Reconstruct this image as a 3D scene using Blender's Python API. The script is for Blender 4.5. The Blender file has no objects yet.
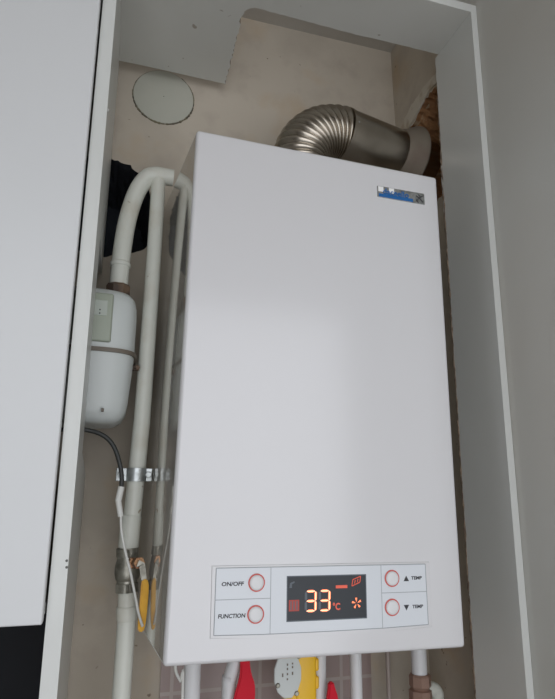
import bpy, bmesh, math, random
from mathutils import Vector, Matrix, geometry
random.seed(7)
SC = bpy.context.scene
COL = SC.collection
ZO = 2.3                      # height of the surround's top panel above the floor
# ------------------------------------------------------------------ camera
def cam_matrix(yaw, pitch, roll, loc):
    cy, sy, cp, sp = math.cos(yaw), math.sin(yaw), math.cos(pitch), math.sin(pitch)
    f = Vector((-sy*cp, cy*cp, sp)); r = Vector((cy, sy, 0)); u = r.cross(f)
    r2 = r*math.cos(roll) + u*math.sin(roll); u2 = -r*math.sin(roll) + u*math.cos(roll)
    m = Matrix((r2, u2, -f)).transposed().to_4x4(); m.translation = Vector(loc); return m
cd = bpy.data.cameras.new('camera'); cam = bpy.data.objects.new('camera', cd); COL.objects.link(cam)
cd.sensor_fit = 'VERTICAL'; cd.sensor_height = 24.0; cd.lens = 571.05/699*24.0
cd.shift_y = 6.786/699; cd.shift_x = -0.38/699; cd.clip_start = 0.02
cam.matrix_world = cam_matrix(-.2844, .2275, .0078, (.034, -.7163, -.8211+ZO))
SC.camera = cam
# ------------------------------------------------------------------ world, light, exposure
W = bpy.data.worlds.new('world'); SC.world = W; W.use_nodes = True
W.node_tree.nodes['Background'].inputs[0].default_value = (.72, .82, 1, 1)
W.node_tree.nodes['Background'].inputs[1].default_value = 1.0
WIN = (-.70, 1.12, -2.15, .12)   # window opening x0,x1,z0,z1
WY0 = -1.45                         # front wall (behind the camera)
def area(name, loc, rot, sx, sy, power, col):
    l = bpy.data.lights.new(name, 'AREA'); l.shape = 'RECTANGLE'; l.size = sx; l.size_y = sy; l.energy = power; l.color = col
    o = bpy.data.objects.new(name, l); COL.objects.link(o); o.location = loc; o.rotation_euler = rot; return o
area('window_daylight', ((WIN[0]+WIN[1])/2, WY0-.16, (WIN[2]+WIN[3])/2+ZO), (math.radians(90), 0, 0), WIN[1]-WIN[0], WIN[3]-WIN[2], 28, (1, .985, .975))
SC.view_settings.view_transform = 'Standard'; SC.view_settings.look = 'None'
SC.view_settings.gamma = 1; SC.view_settings.use_curve_mapping = False
SC.view_settings.exposure = -0.36
# ------------------------------------------------------------------ materials
def mat(name, col, rough=.5, metal=0, coat=0, spec=.5, noise=None, bump=None, emit=None):
    """noise=(scale, colour2, lo, hi, detail) mixes a second colour; bump=(scale, strength, distance)"""
    m = bpy.data.materials.new(name); m.use_nodes = True; nt = m.node_tree; b = nt.nodes['Principled BSDF']
    b.inputs['Base Color'].default_value = (*col, 1); b.inputs['Roughness'].default_value = rough
    b.inputs['Metallic'].default_value = metal; b.inputs['Coat Weight'].default_value = coat
    b.inputs['Coat Roughness'].default_value = .06; b.inputs['Specular IOR Level'].default_value = spec
    tc = nt.nodes.new('ShaderNodeTexCoord')
    if noise:
        sock = None
        layers = noise if isinstance(noise, list) else [noise]
        for (sc, c2, lo, hi, det) in layers:
            n = nt.nodes.new('ShaderNodeTexNoise'); n.inputs['Scale'].default_value = sc; n.inputs['Detail'].default_value = det
            nt.links.new(tc.outputs['Object'], n.inputs['Vector'])
            r = nt.nodes.new('ShaderNodeMapRange'); r.inputs[1].default_value = lo; r.inputs[2].default_value = hi
            nt.links.new(n.outputs['Fac'], r.inputs[0])
            mx = nt.nodes.new('ShaderNodeMix'); mx.data_type = 'RGBA'
            nt.links.new(r.outputs[0], mx.inputs[0])
            if sock: nt.links.new(sock, mx.inputs[6])
            else: mx.inputs[6].default_value = (*col, 1)
            mx.inputs[7].default_value = (*c2, 1); sock = mx.outputs[2]
        nt.links.new(sock, b.inputs['Base Color'])
    if bump:
        n = nt.nodes.new('ShaderNodeTexNoise'); n.inputs['Scale'].default_value = bump[0]; n.inputs['Detail'].default_value = 5
        nt.links.new(tc.outputs['Object'], n.inputs['Vector'])
        bp = nt.nodes.new('ShaderNodeBump'); bp.inputs['Strength'].default_value = bump[1]; bp.inputs['Distance'].default_value = bump[2]
        nt.links.new(n.outputs['Fac'], bp.inputs['Height']); nt.links.new(bp.outputs[0], b.inputs['Normal'])
    if emit:
        b.inputs['Emission Color'].default_value = (*emit[0], 1); b.inputs['Emission Strength'].default_value = emit[1]
    return m
M = {}
M['laminate'] = mat('white_laminate', (.66, .67, .64), .32, noise=(3, (.63, .64, .61), .4, .7, 2), bump=(60, .03, .002))
M['topboard'] = mat('white_laminate_spotted', (.60, .60, .56), .45, noise=[(3, (.54, .54, .50), .4, .7, 2), (48, (.34, .31, .26), .72, .75, 2)])
M['board'] = mat('raw_board_edge', (.20, .17, .13), .9, noise=(90, (.38, .34, .28), .45, .6, 4))
M['door'] = mat('white_gloss_door', (.68, .69, .69), .35)
M['plaster'] = mat('old_cream_plaster', (.53, .47, .385), .85, noise=[(3.2, (.40, .355, .29), .48, .70, 5), (7, (.50, .38, .25), .56, .75, 5), (70, (.20, .15, .11), .725, .76, 2), (22, (.46, .40, .33), .50, .74, 6)], bump=(25, .12, .004))
M['wallpaint'] = mat('grey_white_wall_paint', (.60, .60, .56), .8, noise=(2.2, (.57, .55, .50), .45, .7, 3), bump=(30, .06, .003))
M['room'] = mat('room_wall_paint', (.48, .46, .42), .8, bump=(30, .06, .003))
M['ceiling'] = mat('ceiling_paint', (.50, .47, .42), .9, noise=(4, (.44, .41, .36), .4, .7, 4))
M['floor'] = mat('floor_stone', (.26, .22, .19), .5, noise=(6, (.20, .17, .15), .4, .6, 4))
M['enamel'] = mat('white_enamel', (.70, .695, .70), .30, coat=.7, bump=(9, .012, .003))
M['enamel'].node_tree.nodes['Principled BSDF'].inputs['Coat Roughness'].default_value = .17
M['sidesheet'] = mat('grey_gloss_side_sheet', (.62, .60, .56), .07, metal=.6)
M['panelplastic'] = mat('light_grey_plastic', (.70, .73, .76), .30, coat=.2)
M['groove'] = mat('panel_groove', (.34, .36, .38), .5)
M['button'] = mat('button_plastic', (.74, .74, .74), .35, bump=(900, .08, .001))
M['redring'] = mat('red_ring', (.62, .10, .08), .4)
M['screen'] = mat('dark_screen', (.045, .05, .056), .3, spec=.25)
M['led'] = mat('lit_orange_digit', (.9, .3, .15), .5, emit=((1, .17, .05), 1.6))
M['ledcore'] = mat('lit_white_core', (1, .7, .5), .5, emit=((1, .38, .20), 1.9))
M['leddim'] = mat('dim_red_segment', (.35, .05, .04), .5, emit=((1, .10, .06), .10))
M['ledmid'] = mat('lit_red_icon', (.6, .1, .06), .5, emit=((1, .14, .08), .35))
M['ghost'] = mat('unlit_segment', (.10, .12, .14), .4)
M['ink'] = mat('black_print', (.035, .035, .04), .6)
M['badge'] = mat('badge_silver', (.60, .62, .62), .18, metal=.85, noise=(160, (.40, .42, .42), .4, .6, 2))
M['blue'] = mat('badge_blue', (.01, .12, .36), .25, coat=.5)
M['badgewhite'] = mat('badge_white', (.9, .9, .88), .3)
M['steel'] = mat('stainless_flue', (.46, .415, .35), .27, metal=1, noise=(14, (.34, .30, .25), .4, .7, 3))
M['steeldull'] = mat('dull_flue_collar', (.20, .17, .13), .7, metal=.2, noise=(18, (.16, .12, .09), .4, .7, 4))
M['pipepaint'] = mat('white_painted_pipe', (.66, .67, .60), .42, noise=[(16, (.58, .55, .46), .5, .75, 4), (70, (.30, .24, .16), .70, .76, 2)], bump=(40, .2, .003))
M['meter'] = mat('meter_white_enamel', (.56, .59, .57), .33, noise=(38, (.30, .26, .20), .745, .78, 2))
M['platewin'] = mat('plate_window', (.44, .48, .42), .3)
M['meterplate'] = mat('grey_green_plate', (.35, .385, .31), .45)
M['seam'] = mat('meter_band', (.15, .125, .095), .5)
M['rust'] = mat('rusty_nut', (.17, .11, .07), .7, noise=(60, (.08, .055, .04), .4, .6, 4))
M['galv'] = mat('galvanised_steel', (.55, .58, .58), .38, metal=.85, noise=(60, (.36, .38, .37), .4, .6, 3))
M['valve'] = mat('valve_nickel', (.36, .35, .30), .42, metal=.8, noise=(50, (.20, .19, .16), .45, .65, 3))
M['brass'] = mat('brass', (.42, .24, .13), .4, metal=.8, noise=(80, (.25, .12, .07), .4, .6, 3))
M['yellow'] = mat('yellow_sleeve', (.78, .42, .03), .45, noise=(50, (.66, .33, .02), .5, .7, 3))
M['yellowgas'] = mat('yellow_gas_valve', (.85, .50, .02), .4)
M['red'] = mat('red_plastic', (.60, .012, .03), .6, spec=.2)
M['whitehose'] = mat('white_hose', (.66, .66, .66), .45)
M['blackcable'] = mat('black_cable', (.03, .032, .03), .5)
M['whitecable'] = mat('white_cable', (.66, .66, .62), .5)
M['cavity'] = mat('dark_cavity', (.030, .034, .042), .95, bump=(40, .6, .01))  # near-black colour carries the shade inside the knocked-out hole
M['earth'] = mat('broken_masonry', (.42, .22, .10), .95, noise=[(30, (.62, .52, .36), .54, .66, 5), (14, (.10, .05, .03), .56, .68, 4)], bump=(45, 1.0, .02))
M['cap'] = mat('grey_painted_cap', (.45, .45, .38), .75, noise=(12, (.48, .47, .40), .4, .7, 3))
M['crack'] = mat('crack_line', (.20, .18, .12), .9, noise=(60, (.10, .09, .07), .45, .6, 4))
M['black_panel'] = mat('near_black_panel', (.010, .011, .014), .6, spec=.2)
M['screw'] = mat('screw_head', (.10, .10, .09), .5, metal=.4)
def tile_mat():
    m = mat('mauve_tile', (.40, .33, .30), .35); nt = m.node_tree; b = nt.nodes['Principled BSDF']
    tc = nt.nodes.new('ShaderNodeTexCoord'); mp = nt.nodes.new('ShaderNodeMapping'); mp.inputs['Rotation'].default_value = (math.radians(90), 0, 0)
    mp.inputs['Location'].default_value = (.02, 0, .0)
    br = nt.nodes.new('ShaderNodeTexBrick'); br.offset = 0; br.inputs['Scale'].default_value = 1
    br.inputs['Color1'].default_value = (.29, .22, .20, 1); br.inputs['Color2'].default_value = (.34, .26, .24, 1); br.inputs['Mortar'].default_value = (.40, .34, .31, 1)
    br.inputs['Brick Width'].default_value = .15; br.inputs['Row Height'].default_value = .15; br.inputs['Mortar Size'].default_value = .003
    nt.links.new(tc.outputs['Object'], mp.inputs[0]); nt.links.new(mp.outputs[0], br.inputs[0]); nt.links.new(br.outputs[0], b.inputs['Base Color'])
    return m
M['tile'] = tile_mat()
def glass_mat():
    m = bpy.data.materials.new('window_glass'); m.use_nodes = True; nt = m.node_tree; nt.nodes.clear()
    o = nt.nodes.new('ShaderNodeOutputMaterial'); mx = nt.nodes.new('ShaderNodeMixShader'); mx.inputs[0].default_value = .06
    t = nt.nodes.new('ShaderNodeBsdfTransparent'); g = nt.nodes.new('ShaderNodeBsdfGlossy'); g.inputs['Roughness'].default_value = .02
    nt.links.new(t.outputs[0], mx.inputs[1]); nt.links.new(g.outputs[0], mx.inputs[2]); nt.links.new(mx.outputs[0], o.inputs[0]); return m
M['glass'] = glass_mat()
# ------------------------------------------------------------------ helpers
# all shapes are written in the niche's own frame (z = 0 at the underside of the top panel) and lifted by ZO
def obj(name, bm, m, parent=None, smooth=False, auto=None):
    """link ONE mesh object; origin at the parent's base or at the mesh's own base"""
    bmesh.ops.recalc_face_normals(bm, faces=bm.faces)
    me = bpy.data.meshes.new(name)
    for v in bm.verts: v.co.z += ZO
    if parent is None:
        xs = [v.co.x for v in bm.verts]; ys = [v.co.y for v in bm.verts]; zs = [v.co.z for v in bm.verts]
        org = Vector(((min(xs)+max(xs))/2, (min(ys)+max(ys))/2, min(zs)))
    else:
        org = parent['org_'] if 'org_' in parent else (0, 0, 0); org = Vector(org)
    for v in bm.verts: v.co -= org
    bm.to_mesh(me); bm.free()
    for i, mm in enumerate(m if isinstance(m, (list, tuple)) else [m]): me.materials.append(mm)
    if smooth:
        for p in me.polygons: p.use_smooth = True
        if auto is not None:
            me.set_sharp_from_angle(angle=math.radians(auto))
    o = bpy.data.objects.new(name, me); COL.objects.link(o)
    if parent is None: o.location = org; ORG[o.name] = org
    else: o.parent = parent
    o['org_'] = tuple(org)
    return o
ORG = {}
def tag(o, label, cat, group=None, kind=None):
    o['label'] = label; o['category'] = cat
    if group: o['group'] = group
    if kind: o['kind'] = kind
    return o
def thing(name, label, cat, loc, group=None):
    o = bpy.data.objects.new(name, None); COL.objects.link(o); o.empty_display_size = .05
    o.location = (loc[0], loc[1], loc[2]+ZO); o['org_'] = (loc[0], loc[1], loc[2]+ZO)
    return tag(o, label, cat, group)
def struct(name, bm, m, parent=None, **k):
    o = obj(name, bm, m, parent, **k)
    if parent is None: o['kind'] = 'structure'
    return o
def box(bm, x0, x1, y0, y1, z0, z1, bev=0, seg=2):
    b = bmesh.new(); bmesh.ops.create_cube(b, size=1)
    for v in b.verts: v.co = Vector(((x0+x1)/2+v.co.x*(x1-x0), (y0+y1)/2+v.co.y*(y1-y0), (z0+z1)/2+v.co.z*(z1-z0)))
    if bev: bmesh.ops.bevel(b, geom=b.edges[:], offset=bev, segments=seg, profile=.5, affect='EDGES')
    return merge(bm, b)
def merge(bm, b, mtx=None):
    if mtx is not None: b.transform(mtx)
    me = bpy.data.meshes.new('tmp'); b.to_mesh(me); b.free(); bm.from_mesh(me); bpy.data.meshes.remove(me); return bm
def NB(): return bmesh.new()
def smoothpath(pts, n=8):
    pts = [Vector(p) for p in pts]
    if len(pts) < 3: return pts
    out = []
    for i in range(len(pts)-1):
        p0 = pts[max(i-1, 0)]; p1 = pts[i]; p2 = pts[i+1]; p3 = pts[min(i+2, len(pts)-1)]
        for k in range(n):
            t = k/n
            out.append(.5*((2*p1)+(-p0+p2)*t+(2*p0-5*p1+4*p2-p3)*t*t+(-p0+3*p1-3*p2+p3)*t**3))
    return out+[pts[-1]]
def tube(bm, pts, rad, seg=20, cap=True):
    pts = [Vector(p) for p in pts]; n = len(pts)
    rads = rad if isinstance(rad, (list, tuple)) else [rad]*n
    T = [(pts[min(i+1, n-1)]-pts[max(i-1, 0)]).normalized() for i in range(n)]
    a = Vector((0, 0, 1)) if abs(T[0].z) < .9 else Vector((0, 1, 0))
    N = (a-T[0]*a.dot(T[0])).normalized(); rings = []
    for i in range(n):
        N = (N-T[i]*N.dot(T[i])).normalized(); B = T[i].cross(N)
        rings.append([bm.verts.new(pts[i]+(N*math.cos(q)+B*math.sin(q))*rads[i]) for q in [2*math.pi*k/seg for k in range(seg)]])
    for i in range(n-1):
        for k in range(seg): bm.faces.new((rings[i][k], rings[i][(k+1) % seg], rings[i+1][(k+1) % seg], rings[i+1][k]))
    if cap: bm.faces.new(rings[0][::-1]); bm.faces.new(rings[-1])
    return bm
def lathe(bm, a, d, prof, seg=24, cap=True):
    """profile [(distance along d, radius)] turned about the axis from point a"""
    a = Vector(a); d = Vector(d).normalized()
    h = Vector((0, 0, 1)) if abs(d.z) < .9 else Vector((1, 0, 0)); N = (h-d*h.dot(d)).normalized(); B = d.cross(N); rings = []
    for (t, r) in prof:
        rings.append([bm.verts.new(a+d*t+(N*math.cos(q)+B*math.sin(q))*max(r, 1e-5)) for q in [2*math.pi*(k+.5)/seg for k in range(seg)]])
    for i in range(len(prof)-1):
        for k in range(seg): bm.faces.new((rings[i][k], rings[i][(k+1) % seg], rings[i+1][(k+1) % seg], rings[i+1][k]))
    if cap: bm.faces.new(rings[0][::-1]); bm.faces.new(rings[-1])
    return bm
def inside(p, poly):
    c = False; n = len(poly); x, y = p
    for i in range(n):
        x1, y1 = poly[i]; x2, y2 = poly[(i+1) % n]
        if (y1 > y) != (y2 > y) and x < (x2-x1)*(y-y1)/(y2-y1)+x1: c = not c
    return c
def plate(bm, outer, holes, fa, fb, mi_side=0):
    """flat sheet with holes: fa(a,b) -> point of the near face, fb(a,b) -> point of the far face"""
    loops = [outer]+holes; co = []; ed = []
    for L in loops:
        s = len(co); co += [Vector(p) for p in L]; ed += [(s+i, s+(i+1) % len(L)) for i in range(len(L))]
    vs, es, fs, _, _, _ = geometry.delaunay_2d_cdt(co, ed, [], 0, 1e-7)
    A = [bm.verts.new(fa(*v)) for v in vs]; B = [bm.verts.new(fb(*v)) for v in vs]
    cnt = {}
    for f in fs:
        c = sum((vs[i] for i in f), Vector((0, 0)))/len(f)
        if not inside(c, outer) or any(inside(c, h) for h in holes): continue
        bm.faces.new([A[i] for i in f]); bm.faces.new([B[i] for i in reversed(f)])
        for i in range(len(f)):
            e = (f[i], f[(i+1) % len(f)]); k = tuple(sorted(e)); cnt[k] = cnt.get(k, [])+[e]
    for k, v in cnt.items():
        if len(v) == 1:
            i, j = v[0]; q = bm.faces.new((A[j], A[i], B[i], B[j])); q.material_index = mi_side
    return bm
def ragged(pts, step=.006, amp=.0015, closed=True):
    out = []; n = len(pts)
    for i in range(n if closed else n-1):
        a = Vector(pts[i]); b = Vector(pts[(i+1) % n]); L = (b-a).length; k = max(1, int(L/step)); nr = Vector((-(b-a).y, (b-a).x)).normalized()
        for j in range(k):
            out.append(tuple(a+(b-a)*j/k+nr*random.uniform(-amp, amp)))
    return out
def text_bm(s, size, mtx, depth=.0003, sx=1.0, bold=0):
    c = bpy.data.curves.new('t', 'FONT'); c.body = s; c.size = size; c.extrude = depth; c.align_x = 'CENTER'; c.align_y = 'CENTER'; c.offset = bold; c.resolution_u = 3
    o = bpy.data.objects.new('t', c); COL.objects.link(o); bpy.context.view_layer.update()
    me = bpy.data.meshes.new_from_object(o.evaluated_get(bpy.context.evaluated_depsgraph_get()))
    b = bmesh.new(); b.from_mesh(me); bpy.data.objects.remove(o); bpy.data.curves.remove(c); bpy.data.meshes.remove(me)
    b.transform(mtx @ Matrix.Diagonal((sx, 1, 1, 1))); return b

# ================================================================== THE ROOM
X0, X1, YB, CZ, FZ = -1.9, 2.2, .333, .200, -ZO
b = NB(); box(b, X0-.1, X1+.1, WY0-.2, YB+.2, FZ-.1, FZ); struct('floor', b, M['floor'])
b = NB(); box(b, X0-.1, X1+.1, WY0-.2, YB+.2, CZ, CZ+.1); struct('ceiling', b, M['ceiling'])
b = NB(); box(b, X0-.1, X0, WY0-.2, YB+.2, FZ, CZ); struct('wall_left', b, M['room'])
b = NB(); box(b, X1, X1+.1, WY0-.2, YB+.2, FZ, CZ); struct('wall_far_right', b, M['room'])
# wall behind the camera, with the window that lights the room
b = NB(); plate(b, [(X0, FZ), (X1, FZ), (X1, CZ), (X0, CZ)], [[(WIN[0], WIN[2]), (WIN[1], WIN[2]), (WIN[1], WIN[3]), (WIN[0], WIN[3])]],
      lambda x, z: (x, WY0, z), lambda x, z: (x, WY0-.12, z)); struct('wall_front', b, M['room'])
b = NB(); fw = .04
for (a0, a1, c0, c1) in ((WIN[0], WIN[1], WIN[2], WIN[2]+fw), (WIN[0], WIN[1], WIN[3]-fw, WIN[3]), (WIN[0], WIN[0]+fw, WIN[2]+fw, WIN[3]-fw), (WIN[1]-fw, WIN[1], WIN[2]+fw, WIN[3]-fw)):
    box(b, a0, a1, WY0-.08, WY0-.03, c0, c1, .004)
wn = struct('window_1', b, M['door'])
b = NB(); box(b, WIN[0]+fw, WIN[1]-fw, WY0-.058, WY0-.054, WIN[2]+fw, WIN[3]-fw); obj('pane', b, M['glass'], wn)
# niche back wall with the knocked-out hole at the left
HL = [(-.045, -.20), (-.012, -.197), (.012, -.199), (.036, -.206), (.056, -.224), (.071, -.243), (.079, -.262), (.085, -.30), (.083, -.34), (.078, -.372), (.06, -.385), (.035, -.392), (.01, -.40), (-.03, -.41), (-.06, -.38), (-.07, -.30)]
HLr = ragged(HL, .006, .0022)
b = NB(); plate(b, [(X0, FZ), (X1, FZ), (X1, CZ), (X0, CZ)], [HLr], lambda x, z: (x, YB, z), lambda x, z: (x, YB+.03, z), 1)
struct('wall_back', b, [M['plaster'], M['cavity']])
def recess(name, loop, f, depth, m, shrink=.9, n=5):
    bm = NB(); cx = sum(p[0] for p in loop)/len(loop); cy = sum(p[1] for p in loop)/len(loop); rings = []
    for k in range(n+1):
        t = k/n; s = 1.0-(1-shrink)*t
        rings.append([bm.verts.new(f(cx+(p[0]-cx)*s*(1+(random.uniform(-.03, .03) if k else 0)), cy+(p[1]-cy)*s*(1+(random.uniform(-.03, .03) if k else 0)), depth*t)) for p in loop])
    L = len(loop)
    for i in range(n):
        for k in range(L): bm.faces.new((rings[i][k], rings[i][(k+1) % L], rings[i+1][(k+1) % L], rings[i+1][k]))
    bm.faces.new(rings[-1])
    return struct(name, bm, m)
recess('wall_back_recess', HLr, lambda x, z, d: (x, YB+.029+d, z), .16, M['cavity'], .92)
# the niche's right side wall (a little out of plumb) with the broken hole for the flue
def xs(z): return .6208-.0192*z
HR = [(.118, -.045), (.135, -.030), (.160, -.022), (.185, -.020), (.208, -.024), (.228, -.034), (.248, -.040), (.272, -.046), (.298, -.060), (.318, -.10), (.315, -.20), (.285, -.245), (.235, -.262), (.17, -.262), (.13, -.255), (.118, -.20)]
HRr = ragged(HR, .006, .004)
b = NB(); plate(b, [(.118, FZ), (YB, FZ), (YB, CZ), (.118, CZ)], [HRr], lambda y, z: (xs(z), y, z), lambda y, z: (xs(z)+.012, y, z), 1)
struct('wall_niche_right', b, [M['plaster'], M['earth']])
TB = ragged([(.118, .000), (.150, .002), (.200, .006), (.262, -.001), (.300, -.020), (.322, -.035), (.322, -.09)], .008, .002, False)
lo = [(.31, -.075), (.290, -.052), (.262, -.041), (.240, -.035), (.222, -.029), (.205, -.020), (.185, -.016), (.160, -.018), (.135, -.026), (.118, -.040)]
b = NB(); plate(b, TB+lo, [], lambda y, z: (xs(z)-.003, y, z), lambda y, z: (xs(z)+.0005, y, z)); struct('trim_1', b, mat('light_filler_plaster', (.60, .55, .46), .9, noise=(30, (.46, .38, .28), .5, .65, 5), bump=(60, .4, .004)))
recess('wall_niche_recess', HRr, lambda y, z, d: (xs(z)+.0115+d, y, z), .07, M['earth'], .62)
b = NB(); plate(b, [(.6045, -.27), (.80, -.27), (.80, YB), (.765, YB), (.765, .1175), (.6045, .1175)], [], lambda x, y: (x, y, FZ), lambda x, y: (x, y, CZ))
struct('wall_right', b, M['wallpaint'])
# ================================================================== WHITE SURROUND
sur = thing('boiler_surround', 'white laminate box frame of two side panels and a cut-out top panel around the boiler', 'cabinet frame', (.3, .16, FZ))
b = NB(); PL = [(.0, FZ), (.322, FZ), (.322, -.80), (.125, -.775), (.125, -.455), (.322, -.44), (.322, 0.0), (.0, 0.0)]
plate(b, PL, [], lambda y, z: (-.018, y, z), lambda y, z: (0, y, z)); obj('side_panel', b, M['laminate'], sur)
b = NB(); back = ragged([(.1155, -2.2), (.1155, .0)], .012, .0009, False)
back = [(y+(.004 if -.33 < z < -.2 else 0), z) for y, z in back]
plate(b, [(.0, FZ), (.1155, FZ)]+back+[(.1155, 0), (0, 0)], [], lambda y, z: (.5927, y, z), lambda y, z: (.6040, y, z), 1); rp = obj('side_panel', b, [M['laminate'], M['board']], sur)
b = NB(); box(b, .5927, .6040, -.0011, 0, FZ, .0); obj('edge_band', b, M['laminate'], rp)
b = NB(); bead = [(.5932+random.uniform(-.0008, .0008), .1165+random.uniform(-.001, .001), -.09-k*.009) for k in range(118)]
tube(b, bead, [random.uniform(.0008, .0026) for _ in bead], 8); obj('edge_filler', b, mat('brown_edge_filler', (.24, .18, .13), .95, noise=(70, (.10, .07, .05), .4, .6, 4)), rp)
NT = ragged([(.2135, .3065), (.2125, .290), (.211, .19), (.207, .125), (.214, .108), (.226, .1005)], .006, .0018, False)+ragged([(.226, .1005), (.40, .1050), (.5927, .1040)], .009, .0007, False)
b = NB(); plate(b, [(-.018, 0), (-.018, .302), (.03, .302), (.09, .303), (.15, .305)]+NT[0:]+[(.604, .104), (.604, 0)], [], lambda x, y: (x, y, 0), lambda x, y: (x, y, .016), 1)
tp = obj('top_panel', b, [M['topboard'], M['board']], sur)
b = NB(); box(b, -.018, .604, -.0011, 0, 0, .016); obj('edge_band', b, M['laminate'], tp)
for (x, z) in ((.6000, -.055), (.5985, -.801), (-.002, -.902), (-.0015, -.909)):
    b = NB(); lathe(b, (x, 0.0005, z), (0, -1, 0), [(0, .0016), (.001, .0014)], 12); obj('screw', b, M['screw'], sur)
b = NB(); lathe(b, (-.0001, .02, -.31), (1, 0, 0), [(0, .0022), (.0012, .0018)], 12); obj('screw', b, M['badgewhite'], sur)
# ================================================================== LEFT CABINET
cab = thing('wall_cabinet', 'white gloss wall cabinet with a tall plain door left of the boiler niche', 'cabinet', (-.25, .15, -.964))
b = NB(); box(b, -.46, -.0203, -.0195, -.0015, -.964, .02, .0018, 3); obj('door', b, M['door'], cab, smooth=True, auto=40)
b = NB(); box(b, -.46, -.0205, .004, .325, -.958, -.946); box(b, -.46, -.019, .001, .325, .0, .016); box(b, -.46, -.444, .001, .325, -.946, 0)
obj('carcass', b, M['laminate'], cab)
b = NB(); box(b, X0+.01, -.0195, .318, YB-.0005, -1.42, -.965); tag(obj('black_panel', b, M['black_panel']), 'black panel under the white wall cabinet, lower left corner', 'black_panel')  # near-black sheet filling the area below the cabinet
b = NB(); box(b, .143, .520, YB-.006, YB-.0003, -1.45, -1.0); tag(obj('wall_tiles', b, M['tile']), 'patch of mauve brown wall tiles behind the pipes under the boiler', 'tiles')

# ================================================================== VENT CAP
cc = Vector((.092, YB, -.040)); cap = thing('vent_cover', 'round grey painted blanking disc on the back wall above the pipes', 'vent cover', (cc.x, YB, cc.z-.066))
b = NB(); lathe(b, (cc.x, YB-.0002, cc.z), (0, -1, 0), [(0, .0610), (.002, .0605), (.003, .0585)], 64); obj('disc', b, M['cap'], cap, smooth=True, auto=30)
b = NB()
for k in range(96):
    a0 = 2*math.pi*k/96; w = random.choice([.0006, .0009, .0012, .0016]) if not (.15 < k/96 < .42) else .0005
    if 3.6 < a0 < 6.0: w *= 1.6
    pts = [cc+Vector((math.cos(a)*.0617, -.0004, math.sin(a)*.0617)) for a in (a0, a0+2*math.pi/96*1.05)]
    tube(b, pts, w, 6)
obj('crack', b, M['crack'], cap)
b = NB(); lathe(b, cc+Vector((.0, -.003, 0)), (0, -1, 0), [(0, .0011), (.0006, .0009)], 10); obj('screw', b, M['screw'], cap)

# ================================================================== BOILER
BL = Vector((.1138, .027, -1.0274)); BR = Vector((.5226, .027, -1.0317)); TL = Vector((.1267, .038, -.3021)); TR = Vector((.5295, .038, -.3112))
U = Vector((.9999, 0, -.0105)).normalized(); V = Vector((.0105, .0152, .9998)); V = (V-U*V.dot(U)).normalized(); N = U.cross(V)
FM = Matrix((U, V, N)).transposed().to_4x4(); FM.translation = BL
def F(u, v, w=0): return FM @ Vector((u/1000, v/1000, w/1000))
boiler = thing('gas_boiler', 'white wall-hung gas boiler with glossy front, silver badge and lit display', 'boiler', (.32, .30, -1.03))
bm = NB(); vs = []
YK = .3315
for p, dx in ((BL, -.023), (BR, .003), (TR, .003), (TL, -.026)):
    vs.append((bm.verts.new(p), bm.verts.new((p.x+dx, YK, p.z))))
n4 = 4
bm.faces.new([v[0] for v in vs]); bm.faces.new([v[1] for v in reversed(vs)])
for i in range(4): j = (i+1) % 4; bm.faces.new((vs[i][0], vs[i][1], vs[j][1], vs[j][0]))
bmesh.ops.recalc_face_normals(bm, faces=bm.faces)
fe = [e for e in bm.edges if sum(1 for v in e.verts if v.co.y < .1) >= 1]
bmesh.ops.bevel(bm, geom=fe, offset=.0055, segments=4, profile=.5, affect='EDGES')
bm.normal_update()
for f in bm.faces:
    if abs(f.normal.x) > .97 and f.calc_area() > .05: f.material_index = 1
obj('casing', bm, [M['enamel'], M['sidesheet']], boiler, smooth=True, auto=35)
def fbox(bm, u0, u1, v0, v1, w0, w1, bev=0, seg=2):
    b = bmesh.new(); bmesh.ops.create_cube(b, size=1)
    for v in b.verts: v.co = Vector(((u0+u1)/2+v.co.x*(u1-u0), (v0+v1)/2+v.co.y*(v1-v0), (w0+w1)/2+v.co.z*(w1-w0)))/1000
    if bev: bmesh.ops.bevel(b, geom=b.edges[:], offset=bev/1000, segments=seg, profile=.5, affect='EDGES')
    return merge(bm, b, FM)
def fprism(bm, pts, w0, w1):
    A = [bm.verts.new(F(p[0], p[1], w0)) for p in pts]; B = [bm.verts.new(F(p[0], p[1], w1)) for p in pts]; n = len(pts)
    bm.faces.new(B); bm.faces.new(A[::-1])
    for i in range(n): bm.faces.new((A[i], A[(i+1) % n], B[(i+1) % n], B[i]))
    return bm
def ftext(s, u, v, size, w, sx=1.0, bold=0, shear=0):
    m = FM @ Matrix.Translation((u/1000, v/1000, w/1000)) @ Matrix.Shear('XZ', 4, (0, 0)) if False else FM @ Matrix.Translation((u/1000, v/1000, w/1000))
    return text_bm(s, size/1000, m @ Matrix(((1, shear, 0, 0), (0, 1, 0, 0), (0, 0, 1, 0), (0, 0, 0, 1))), .00012, sx, bold)
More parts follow.
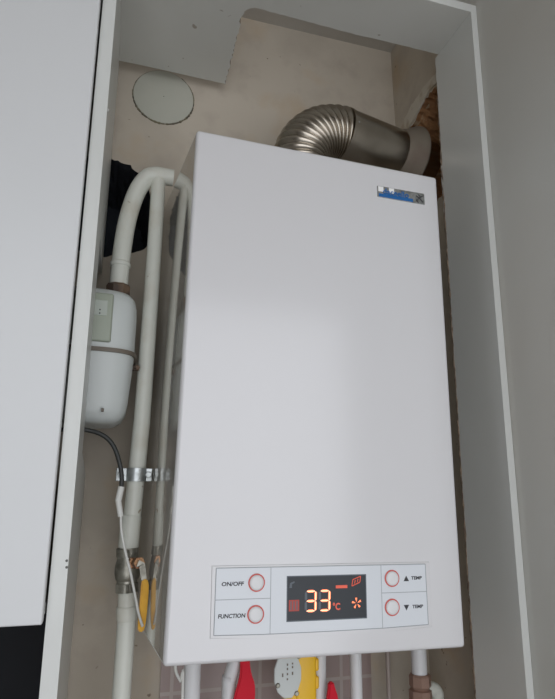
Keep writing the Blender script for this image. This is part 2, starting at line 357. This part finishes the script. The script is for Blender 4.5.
# control panel: raised moulded frame, face plate, dividers
bm = NB()
outl = [(54, 29), (120, 26.5), (205, 25.5), (290, 26.5), (357, 29), (358, 112.5), (53, 112.5)]
fprism(bm, outl, -.5, 1.6)
top = [e for e in bm.edges if all((FM.inverted() @ v.co).z > .0012 for v in e.verts)]
bmesh.ops.bevel(bm, geom=top, offset=.0013, segments=3, profile=.5, affect='EDGES')
pan = obj('control_panel', bm, M['enamel'], boiler, smooth=True, auto=45)
bm = NB(); inn = [(58.5, 32.5), (120, 31), (205, 30.5), (290, 31), (351.5, 32.5), (351, 109.6), (58.5, 109.6)]
fprism(bm, inn, 1.5, 1.95)
obj('face_plate', bm, M['panelplastic'], pan)
bm = NB()
for i in range(len(inn)):
    tube(bm, [F(inn[i][0], inn[i][1], 1.8), F(inn[(i+1) % len(inn)][0], inn[(i+1) % len(inn)][1], 1.8)], .00055, 6)
obj('face_plate_rim', bm, M['groove'], pan)
for (u0, u1, v0, v1) in ((128.9, 129.7, 31.2, 109.4), (283.2, 284.0, 31.2, 109.4), (59, 129, 72.2, 73), (284, 351, 73.8, 74.6)):
    bm = NB(); fbox(bm, u0, u1, v0, v1, 1.9, 2.02); obj('divider', bm, M['groove'], pan)
for i, (u, v, s, tu) in enumerate(((110.6, 91.5, 'ON/OFF', 81), (110.2, 54.5, 'FUNCTION', 81), (299.3, 92.3, 'TEMP', 336.5), (298.2, 56, 'TEMP', 336.5))):
    bm = NB(); lathe(bm, F(u, v, 1.9), N, [(0, .0108), (.0011, .0108), (.0013, .0103), (.0013, .0085)], 40); obj('button_ring', bm, M['redring'], pan, smooth=True, auto=40)
    bm = NB(); lathe(bm, F(u, v, 1.9), N, [(0, .0092), (.0018, .0092), (.0026, .0086), (.0031, .006), (.0033, .0005)], 40); obj('button', bm, M['button'], pan, smooth=True, auto=50)
    vv = v-1.0
    obj('lettering', ftext(s, tu if i > 1 else 80.0, vv+(0 if i < 2 else .5), 6.6 if i < 2 else 5.8, 2.05, 1.02 if i == 1 else (1.18 if i == 0 else 1.15), .0002, .12), M['ink'], pan)
bm = NB(); fprism(bm, [(316.8, 88.2), (325, 88.2), (320.9, 95.2)], 1.9, 2.1); obj('up_arrow', bm, M['ink'], pan)
bm = NB(); fprism(bm, [(315.6, 58.2), (319.6, 51.2), (323.6, 58.2)], 1.9, 2.1); obj('down_arrow', bm, M['ink'], pan)
# display
bm = NB(); fbox(bm, 150.5, 261.5, 43.8, 98.5, 1.85, 2.05); obj('display_frame', bm, M['ghost'], pan)
bm = NB(); fbox(bm, 151.8, 260.2, 45.2, 97.2, 1.9, 2.15); obj('display_screen', bm, M['screen'], pan)
def seg_digit(u0, v0, w, h, on, t):
    """seven-segment figure; slanted a little"""
    sl = .02
    def q(a, c): return (u0+a+c*sl, v0+c)
    def hs(y): return [q(t*.6, y), q(t*1.1, y+t/2), q(w-t*1.1, y+t/2), q(w-t*.6, y), q(w-t*1.1, y-t/2), q(t*1.1, y-t/2)]
    def vsg(x, y0, y1): return [q(x-t/2, y0+t*.6), q(x, y0+t*.15), q(x+t/2, y0+t*.6), q(x+t/2, y1-t*.6), q(x, y1-t*.15), q(x-t/2, y1-t*.6)]
    S = {'a': hs(h), 'g': hs(h/2), 'd': hs(0), 'b': vsg(w, h/2, h), 'c': vsg(w, 0, h/2), 'f': vsg(0, h/2, h), 'e': vsg(0, 0, h/2)}
    return S
for (u0, wn_) in ((176.2, 13.2), (195.2, 13.2)):
    S = seg_digit(u0, 55.8, wn_, 23.5, 'abcdg', 3.2)
    bm = NB()
    for k in 'abgcd': fprism(bm, S[k], 2.1, 2.35)
    dg = obj('lit_digit', bm, M['led'], pan)
    S2 = seg_digit(u0, 55.8, wn_, 23.5, 'abcdg', 1.5); bm = NB()
    for k in 'abgcd': fprism(bm, S2[k], 2.3, 2.42)
    obj('digit_core', bm, M['ledcore'], pan)
    bm = NB()
    for k in 'fe': fprism(bm, S[k], 2.1, 2.3)
    obj('unlit_segment', bm, M['ghost'], pan)
obj('unit_symbol', ftext('°C', 218.4, 59.3, 11.5, 2.25, .85, .0003), M['ledmid'], pan)
bm = NB(); fbox(bm, 153.6, 167.4, 56.2, 69.6, 2.1, 2.25)
obj('radiator_icon', bm, M['leddim'], pan)
bm = NB()
for k in range(3): fbox(bm, 155.6+k*4, 157.2+k*4, 57.6, 68.2, 2.2, 2.32)
obj('radiator_icon_fins', bm, M['ghost'], pan)
bm = NB(); fbox(bm, 217.8, 234.2, 81.8, 85.6, 2.1, 2.3, .1); obj('mode_bar', bm, M['ledmid'], pan)
bm = NB()
for (a, c) in (((240.5, 84), (252, 88.5)), ((242, 92), (253.3, 96)), ((240.5, 84), (242, 92)), ((252, 88.5), (253.3, 96)), ((244.5, 87), (245.5, 91.5)), ((248.5, 88.5), (249.5, 93))):
    tube(bm, [F(a[0], a[1], 2.2), F(c[0], c[1], 2.2)], .0006, 6)
obj('tap_icon', bm, M['ledmid'], pan)
bm = NB()
for k in range(5):
    a = math.radians(72*k+100); c0 = (247, 63); ca, sa = math.cos(a), math.sin(a)
    fprism(bm, [(c0[0]+ca*1.2, c0[1]+sa*1.2), (c0[0]+ca*6.8-sa*.9, c0[1]+sa*6.8+ca*.9), (c0[0]+ca*6.2+sa*1.8, c0[1]+sa*6.2-ca*1.8)], 2.1, 2.3)
obj('fan_icon', bm, M['led'], pan)
bm = NB(); fprism(bm, [(155, 90), (161, 92), (161, 90), (157.5, 88.5), (157.5, 84), (154, 84)], 2.1, 2.3); obj('unlit_icon', bm, M['ghost'], pan)
# badge
bm = NB(); fbox(bm, 296.4, 381.5, 664.2, 684.2, -.3, 1.2, .6); bad = obj('badge', bm, M['badge'], boiler)
bm = NB(); fbox(bm, 299, 360, 665.2, 671, 1.1, 1.35); obj('badge_band', bm, M['blue'], bad)
for u in (303, 322):
    bm = NB(); fbox(bm, u-4.6, u+4.6, 674.5, 683.4, 1.1, 1.3, .1); obj('badge_highlight', bm, M['badgewhite'], bad)  # white patches painted on as glints behind the letters
obj('badge_lettering', ftext('daceello', 329.5, 675.5, 14, 1.5, 1.0, .0003), M['blue'], bad)
bm = NB()
for pts in (((366, 668), (372, 675), (379, 680)), ((366, 678), (372, 675), (378, 668)), ((370, 681), (374, 677)), ((366, 671), (370, 666))):
    tube(bm, [F(p[0], p[1], 1.5) for p in pts], .0007, 6)
obj('badge_emblem', bm, M['ink'], bad)

# ================================================================== FLUE
flue = thing('flue_pipe', 'stainless steel flue with ribbed elbow rising from the boiler top into the wall hole', 'flue pipe', (.341, .185, -.306))
az = math.radians(5); D = Vector((math.cos(az), math.sin(az), 0)); c0 = Vector((.336, .185, -.240)); R_ = .088; r0 = .0515
path = [c0+Vector((0, 0, -.07)), c0+Vector((0, 0, -.035))]
NR = 18
pts = []; rr = []
def elbow(t):   # t 0..1 along 90 degrees (a touch more, it drops towards the wall)
    a = t*math.radians(92); return c0+D*(R_*(1-math.cos(a)))+Vector((0, 0, R_*math.sin(a)))
tot = NR*8
for i in range(tot+1):
    t = i/tot; s = t*1.45-.45
    p = elbow(s) if s > 0 else c0+Vector((0, 0, s*R_*1.57)); pts.append(p)
    ph = (i % 8)/8; rr.append(r0-.0036+.0046*(.5-.5*math.cos(2*math.pi*ph))**.5)
b = NB(); tube(b, pts, rr, 48); obj('corrugated_elbow', b, M['steel'], flue, smooth=True, auto=60)
b = NB(); lathe(b, (.341, .185, -.3055), (0, 0, 1), [(0, .064), (.006, .064), (.008, .053), (.02, .053)], 40); obj('base_collar', b, M['steeldull'], flue, smooth=True, auto=40)
e = elbow(1); d2 = (D+Vector((.0, .10, -.05))).normalized()
b = NB(); lathe(b, e-d2*.004, d2, [(0, .0485), (.0, .0520), (.005, .0520), (.006, .0505), (.21, .0505)], 48); obj('smooth_tube', b, M['steel'], flue, smooth=True, auto=40)
b = NB(); lathe(b, e+d2*.125, d2, [(0, .0506), (.003, .0530), (.012, .0560), (.022, .0610), (.030, .0670), (.036, .069), (.040, .066), (.040, .0506)], 48, cap=False); obj('end_collar', b, M['steeldull'], flue, smooth=True, auto=40)
b = NB(); lathe(b, e+d2*.014+Vector((0, -.0500, 0)), (0, -1, 0), [(0, .0022), (.0015, .0018)], 10); obj('rivet', b, M['galv'], flue)

# ================================================================== GAS METER
met = thing('gas_meter', 'white domestic gas meter with brown seam band behind the left side panel', 'gas meter', (-.032, .215, -.735))
def shell(prof, hw, hd, cx, cy, n=4.5, seg=56):
    bm = NB(); rings = []
    for (z, s, k) in prof:
        ring = []
        for i in range(seg):
            a = 2*math.pi*i/seg; c, sn = math.cos(a), math.sin(a)
            x = math.copysign(abs(c)**(2/n), c)*hw*s-(hw*(1-s) if False else 0); y = math.copysign(abs(sn)**(2/n), sn)*hd*k
            ring.append(bm.verts.new((cx+x, cy+y, z)))
        rings.append(ring)
    for i in range(len(rings)-1):
        for k in range(seg): bm.faces.new((rings[i][k], rings[i][(k+1) % seg], rings[i+1][(k+1) % seg], rings[i+1][k]))
    bm.faces.new(rings[0][::-1]); bm.faces.new(rings[-1]); return bm
MC = (-.035, .215); HW, HD = .098, .074
b = shell([(-.521, .62, .55), (-.5225, .78, .72), (-.527, .90, .86), (-.535, .965, .95), (-.547, .993, .985), (-.562, 1, 1), (-.623, 1.0, 1.0)], HW, HD, *MC)
obj('upper_shell', b, M['meter'], met, smooth=True, auto=70)
b = shell([(-.623, 1.0, 1.0), (-.631, .995, .985), (-.695, .95, .94), (-.710, .93, .91), (-.721, .87, .84), (-.7275, .77, .74), (-.7295, .6, .6)], HW, HD, *MC)
obj('lower_shell', b, M['meter'], met, smooth=True, auto=70)
b = shell([(-.6200, 1.0, 1.0), (-.6200, 1.035, 1.045), (-.6260, 1.035, 1.045), (-.6260, 1.0, 1.0)], HW, HD, *MC)
obj('seam_band', b, M['seam'], met, smooth=True, auto=40)
b = NB(); box(b, .052, .072, .20, .208, -.640, -.632, .001); lathe(b, (.0690, .2, -.636), (0, -1, 0), [(0, .004), (.005, .004), (.006, .003)], 6); obj('band_clip', b, M['rust'], met)
b = NB(); box(b, -.075, .026, .1365, .146, -.612, -.537, .0035, 3); pl = obj('counter_plate', b, M['meterplate'], met, smooth=True, auto=40)
b = NB(); box(b, -.068, .018, .1355, .138, -.573, -.549, .0008); obj('counter_window', b, M['platewin'], pl)
b = NB(); box(b, .0065, .0085, .1350, .1362, -.5655, -.5635); box(b, .0065, .0085, .1350, .1362, -.5710, -.5690); obj('counter_mark', b, M['ink'], pl)
b = NB(); lathe(b, (.031, .215, -.5225), (0, 0, 1), [(0, .019), (.004, .0205), (.022, .0205), (.026, .018)], 8); obj('union_nut', b, M['rust'], met, smooth=True, auto=30)
b = NB(); box(b, .020, .024, .142, .147, -.7150, -.7100, .0008); obj('seal', b, M['seam'], met)

# ================================================================== GAS PIPE
gp = thing('gas_pipe', 'white painted gas pipe looping from the meter down the back wall', 'pipe', (.078, .215, -1.5))
top = smoothpath([(.031, .215, -.4965), (.032, .216, -.45), (.036, .219, -.39), (.043, .220, -.347), (.053, .218, -.314), (.0665, .216, -.2925), (.082, .215, -.2860)], 8)
b = NB(); tube(b, top+[Vector((.096, .215, -.2860)), Vector((.1105, .215, -.2865))], [.0150]*(len(top)-6)+[.0150, .015, .015, .015, .015, .0148, .0145, .0145], 28); obj('riser_bend', b, M['pipepaint'], gp, smooth=True, auto=60)
down = smoothpath([(.0850, .215, -.289), (.0852, .215, -.32), (.0853, .215, -.36)], 6)+[Vector((.0850, .215, -.45)), Vector((.0835, .215, -.6)), Vector((.0821, .215, -.717)), Vector((.0740, .215, -.918))]
b = NB(); tube(b, down, [.0122]*(len(down)-4)+[.0122, .0125, .0130, .0133], 24); obj('down_pipe', b, M['pipepaint'], gp, smooth=True, auto=60)
b = NB(); tube(b, [(.0757, .215, -.968), (.0775, .215, -1.0112), (.0767, .215, -1.12), (.076, .215, -1.5)], .0133, 24); obj('lower_pipe', b, M['pipepaint'], gp, smooth=True, auto=60)
b = NB(); lathe(b, (.0315, .2155, -.464), (0, 0, 1), [(0, .0155), (.001, .0168), (.006, .0168), (.008, .0155)], 28); obj('reducer', b, M['pipepaint'], gp, smooth=True, auto=60)
for (z0, z1, r) in ((-.910, -.862, .0152), (-.992, -1.012, .0152)):
    x_ = .0735 if z0 > -.95 else .0768
    b = NB(); lathe(b, (x_, .215, z0), (.03, 0, 1 if z1 > z0 else -1), [(0, r-.001), (.002, r), (abs(z1-z0)-.003, r), (abs(z1-z0), r-.0015)], 24); obj('pipe_socket', b, M['pipepaint'], gp, smooth=True, auto=50)
# pipe clamp
cl = thing('pipe_clamp', 'galvanised pipe clamp bolted round the white gas pipe', 'clamp', (.079, .215, -.815))
b = NB(); lathe(b, (.0790, .215, -.812), (0, 0, 1), [(0, .0138), (.0, .0165), (.020, .0165), (.020, .0138)], 28, cap=False); obj('strap', b, M['galv'], cl, smooth=True, auto=40)
for (x0, x1) in ((.089, .102), (.048, .064)):
    for (y0, y1) in ((.207, .214), (.217, .222)):
        b = NB(); box(b, x0, x1, y0, y1, -.812, -.792, .001); obj('clamp_ear', b, M['galv'], cl)
for x in (.0965, .055):
    b = NB(); lathe(b, (x, .208, -.802), (0, -1, 0), [(0, .0055), (.004, .0055), (.0045, .004)], 6); lathe(b, (x, .235, -.802), (0, -1, 0), [(0, .003), (.024, .003)], 10); obj('bolt', b, M['galv'], cl)
b = NB(); tube(b, [(.079, .231, -.802), (.079, .3335, -.802)], .004, 10); obj('wall_stud', b, M['galv'], cl)
# ball valve
bv = thing('ball_valve', 'metal ball valve with yellow lever handle on the white gas pipe', 'valve', (.0755, .215, -.973))
VA = Vector((.0756, .215, -.972)); VD = Vector((-.055, 0, 1)).normalized()
b = NB(); lathe(b, VA, VD, [(0, .0165), (.012, .0165), (.0125, .0150), (.016, .0150), (.019, .0172), (.027, .0186), (.036, .0182), (.044, .0155), (.0495, .0150), (.050, .0162), (.062, .0162)], 32); obj('valve_body', b, M['valve'], bv, smooth=True, auto=35)
for t in (.0, .049):
    b = NB(); lathe(b, VA+VD*t, VD, [(0, .0178), (.012, .0178)], 6); obj('hex_end', b, M['valve'], bv)
b = NB(); lathe(b, (.0800, .200, -.930), (.25, -.95, .10), [(0, .0085), (.010, .0085), (.011, .0060), (.024, .0060), (.025, .0085), (.033, .0085)], 6); obj('stem', b, M['brass'], bv)
def strap(bm, pts, w, t, side=Vector((.1, -.99, 0))):
    pts = [Vector(p) for p in pts]; n = len(pts); R = []
    for i in range(n):
        T = (pts[min(i+1, n-1)]-pts[max(i-1, 0)]).normalized(); s = (side-T*side.dot(T)).normalized(); l = T.cross(s)
        ww = w[i] if isinstance(w, list) else w
        R.append([bm.verts.new(pts[i]+l*a*ww/2+s*c*t/2) for a, c in ((-1, -1), (1, -1), (1, 1), (-1, 1))])
    for i in range(n-1):
        for k in range(4): bm.faces.new((R[i][k], R[i][(k+1) % 4], R[i+1][(k+1) % 4], R[i+1][k]))
    bm.faces.new(R[0][::-1]); bm.faces.new(R[-1]); return bm
b = strap(NB(), [(.0860, .1665, -.927), (.0920, .1655, -.929), (.0940, .1650, -.940), (.0962, .1640, -.952), (.0965, .163, -.965)], [.010, .009, .008, .007, .007], .003); obj('lever', b, M['valve'], bv)
b = strap(NB(), [(.0965, .163, -.9480), (.0970, .162, -.954), (.0970, .160, -.965), (.0962, .156, -.988), (.0950, .152, -1.005), (.0940, .150, -1.014)], [.007, .0105, .0110, .0108, .0100, .007], .008)
bmesh.ops.recalc_face_normals(b, faces=b.faces); bmesh.ops.bevel(b, geom=b.edges[:], offset=.0016, segments=2, affect='EDGES'); obj('lever_sleeve', b, M['yellow'], bv, smooth=True, auto=50)

# ================================================================== CABLE
cb = thing('sensor_cable', 'black and white wire hanging past the clamp to the yellow valve lever', 'cable', (.06, .2, -1.0))
b = NB(); tube(b, smoothpath([(-.06, .150, -.747), (-.02, .155, -.7400), (.004, .16, -.7410), (.020, .16, -.7450), (.033, .16, -.7530), (.043, .16, -.7660), (.0510, .16, -.786), (.0555, .16, -.806), (.0560, .16, -.822)], 5), .0033, 10); obj('black_lead', b, M['blackcable'], cb, smooth=True)
b = NB(); tube(b, [(.0560, .16, -.820), (.0530, .16, -.8405)], .0047, 10); obj('connector', b, M['whitecable'], cb, smooth=True, auto=40)
b = NB(); tube(b, [(.0530, .16, -.8395), (.0580, .16, -.862)], .0043, 10); obj('connector', b, M['whitecable'], cb, smooth=True, auto=40)
b = NB(); tube(b, smoothpath([(.0580, .16, -.861), (.0600, .16, -.880), (.0660, .16, -.905), (.0760, .158, -.937), (.0840, .154, -.967), (.0900, .149, -.990), (.0960, .143, -1.006)], 6), .0019, 8); obj('white_lead', b, M['whitecable'], cb, smooth=True)

# ================================================================== PIPES UNDER THE BOILER
def vpipe(name, label, x0, x1, y, r, m, cat='pipe', zt=-1.02, zb=-1.5, part='tube', group=None):
    t = thing(name, label, cat, (x1, y, zb), group)
    b = NB(); tube(b, [(x0, y, zt), (x0+(x1-x0)*.3, y, -1.14), (x1, y, zb)], r, 20); obj(part, b, m, t, smooth=True, auto=50)
    return t
p1 = vpipe('drain_pipe', 'wide white plastic pipe at the far left under the boiler', .175, .175, .2, .0125, M['whitehose'])
b = NB(); tube(b, smoothpath([(.148, .195, -1.045), (.150, .195, -1.078), (.157, .19, -1.092), (.1605, .188, -1.11), (.161, .188, -1.5)], 5), .0022, 8); tag(obj('thin_wire', b, M['whitecable'], None, smooth=True), 'thin white wire running down beside the wide white pipe', 'wire')
h1 = thing('water_hose', 'white water hose with a red lever valve under the boiler', 'hose', (.233, .2, -1.5))
b = NB(); tube(b, smoothpath([(.2420, .2, -1.02), (.2415, .2, -1.06), (.2350, .2, -1.085), (.2310, .2, -1.10), (.2300, .2, -1.13), (.233, .2, -1.5)], 5), .0105, 18); obj('hose', b, M['whitehose'], h1, smooth=True)
b = strap(NB(), [(.2480, .183, -1.040), (.2500, .183, -1.075), (.2510, .183, -1.088), (.2520, .182, -1.100), (.2500, .181, -1.115), (.2460, .180, -1.135), (.243, .18, -1.15)], [.014, .014, .017, .0255, .031, .030, .018], .008, Vector((0, -1, 0)))
bmesh.ops.recalc_face_normals(b, faces=b.faces); bmesh.ops.bevel(b, geom=b.edges[:], offset=.002, segments=2, affect='EDGES'); obj('red_lever', b, M['red'], h1, smooth=True, auto=50)
gv = thing('gas_cock', 'yellow gas valve with an oval white label plate under the boiler', 'valve', (.335, .2, -1.15))
def oval(c, sx): return Matrix.Translation(c) @ Matrix.Diagonal((sx, 1, 1, 1)) @ Matrix.Translation(-Vector(c))
b = NB(); merge(b, lathe(NB(), (.327, .188, -1.100), (0, 1, 0), [(0, .0335), (.003, .036), (.022, .036), (.027, .031)], 40), oval((.327, .2, -1.1), .66)); box(b, .330, .364, .186, .214, -1.16, -1.02, .005, 3)
lathe(b, (.336, .2, -1.025), (0, 0, -1), [(0, .014), (.03, .014)], 20); lathe(b, (.340, .2, -1.13), (0, 0, -1), [(0, .014), (.37, .014)], 20); obj('valve_body', b, M['yellowgas'], gv, smooth=True, auto=35)
for z in (-1.060, -1.085, -1.11):
    b = NB(); box(b, .3620, .3690, .189, .211, z-.009, z+.009, .003, 3); obj('rib', b, M['yellowgas'], gv, smooth=True, auto=35)
PC = Vector((.3175, .1885, -1.094))
b = NB(); merge(b, lathe(NB(), PC, (0, -1, 0), [(0, .0335), (.002, .0335), (.003, .032)], 12), oval(PC, .66)); plt = obj('label_plate', b, M['meter'], gv, smooth=True, auto=30)
for (x, z) in ((.3345, -1.0700), (.3015, -1.1075), (.3310, -1.1205)):
    b = NB(); lathe(b, (x, .1858, z), (0, -1, 0), [(0, .0036), (.0012, .0036), (.0022, .0026)], 14); obj('plate_screw', b, M['valve'], gv, smooth=True, auto=40)
b = NB()
for (x, z, h) in ((.309, -1.094, .0016), (.3165, -1.080, .001), (.3165, -1.086, .001), (.3165, -1.093, .001), (.3165, -1.100, .0008), (.3245, -1.079, .0008), (.3245, -1.084, .001), (.3245, -1.0925, .0014)):
    box(b, x-.0011, x+.0010, .1850, .1856, z-h*1.5, z+h*1.5)
obj('plate_print', b, M['seam'], gv)
h2 = thing('water_hose', 'white water hose with a red handle right of the yellow gas valve', 'hose', (.377, .21, -1.5))
b = NB(); tube(b, smoothpath([(.377, .21, -1.02), (.377, .21, -1.07), (.376, .21, -1.12), (.375, .21, -1.5)], 5), .011, 18); obj('hose', b, M['whitehose'], h2, smooth=True)
b = strap(NB(), [(.386, .186, -1.109), (.387, .186, -1.119), (.3880, .186, -1.13), (.388, .186, -1.17)], [.008, .011, .0175, .019], .009, Vector((0, -1, 0))); bmesh.ops.recalc_face_normals(b, faces=b.faces); bmesh.ops.bevel(b, geom=b.edges[:], offset=.002, segments=2, affect='EDGES'); obj('red_handle', b, M['red'], h2, smooth=True, auto=50)
vpipe('water_pipe', 'dim white pipe between the red handle and the jointed pipe under the boiler', .434, .436, .2, .0095, M['whitehose'])
vpipe('narrow_line', 'narrow brown line just left of the jointed pipe under the boiler', .520, .522, .26, .0040, mat('brown_line', (.30, .25, .22), .5))  # thin upright strip in a brown close to the tiles
w3 = thing('water_pipe', 'white pipe with a brown coupling nut at the right under the boiler', 'pipe', (.548, .2, -1.5))
b = NB(); tube(b, [(.5465, .2, -1.02), (.5475, .2, -1.5)], .0125, 20); obj('tube', b, M['whitehose'], w3, smooth=True, auto=50)
b = NB(); lathe(b, (.547, .2, -1.113), (0, 0, -1), [(0, .0155), (.003, .0175), (.018, .0175), (.022, .0150), (.024, .0185), (.04, .0185)], 8); obj('coupling_nut', b, mat('aged_bronze', (.34, .22, .17), .5, metal=.5), w3, smooth=True, auto=30)
b = NB(); tube(b, smoothpath([(.552, .2, -1.142), (.570, .205, -1.139), (.582, .21, -1.147), (.586, .215, -1.17), (.586, .215, -1.3)], 5), .011, 16); obj('side_branch', b, M['pipepaint'], w3, smooth=True)
for o in bpy.data.objects:
    if 'org_' in o: del o['org_']
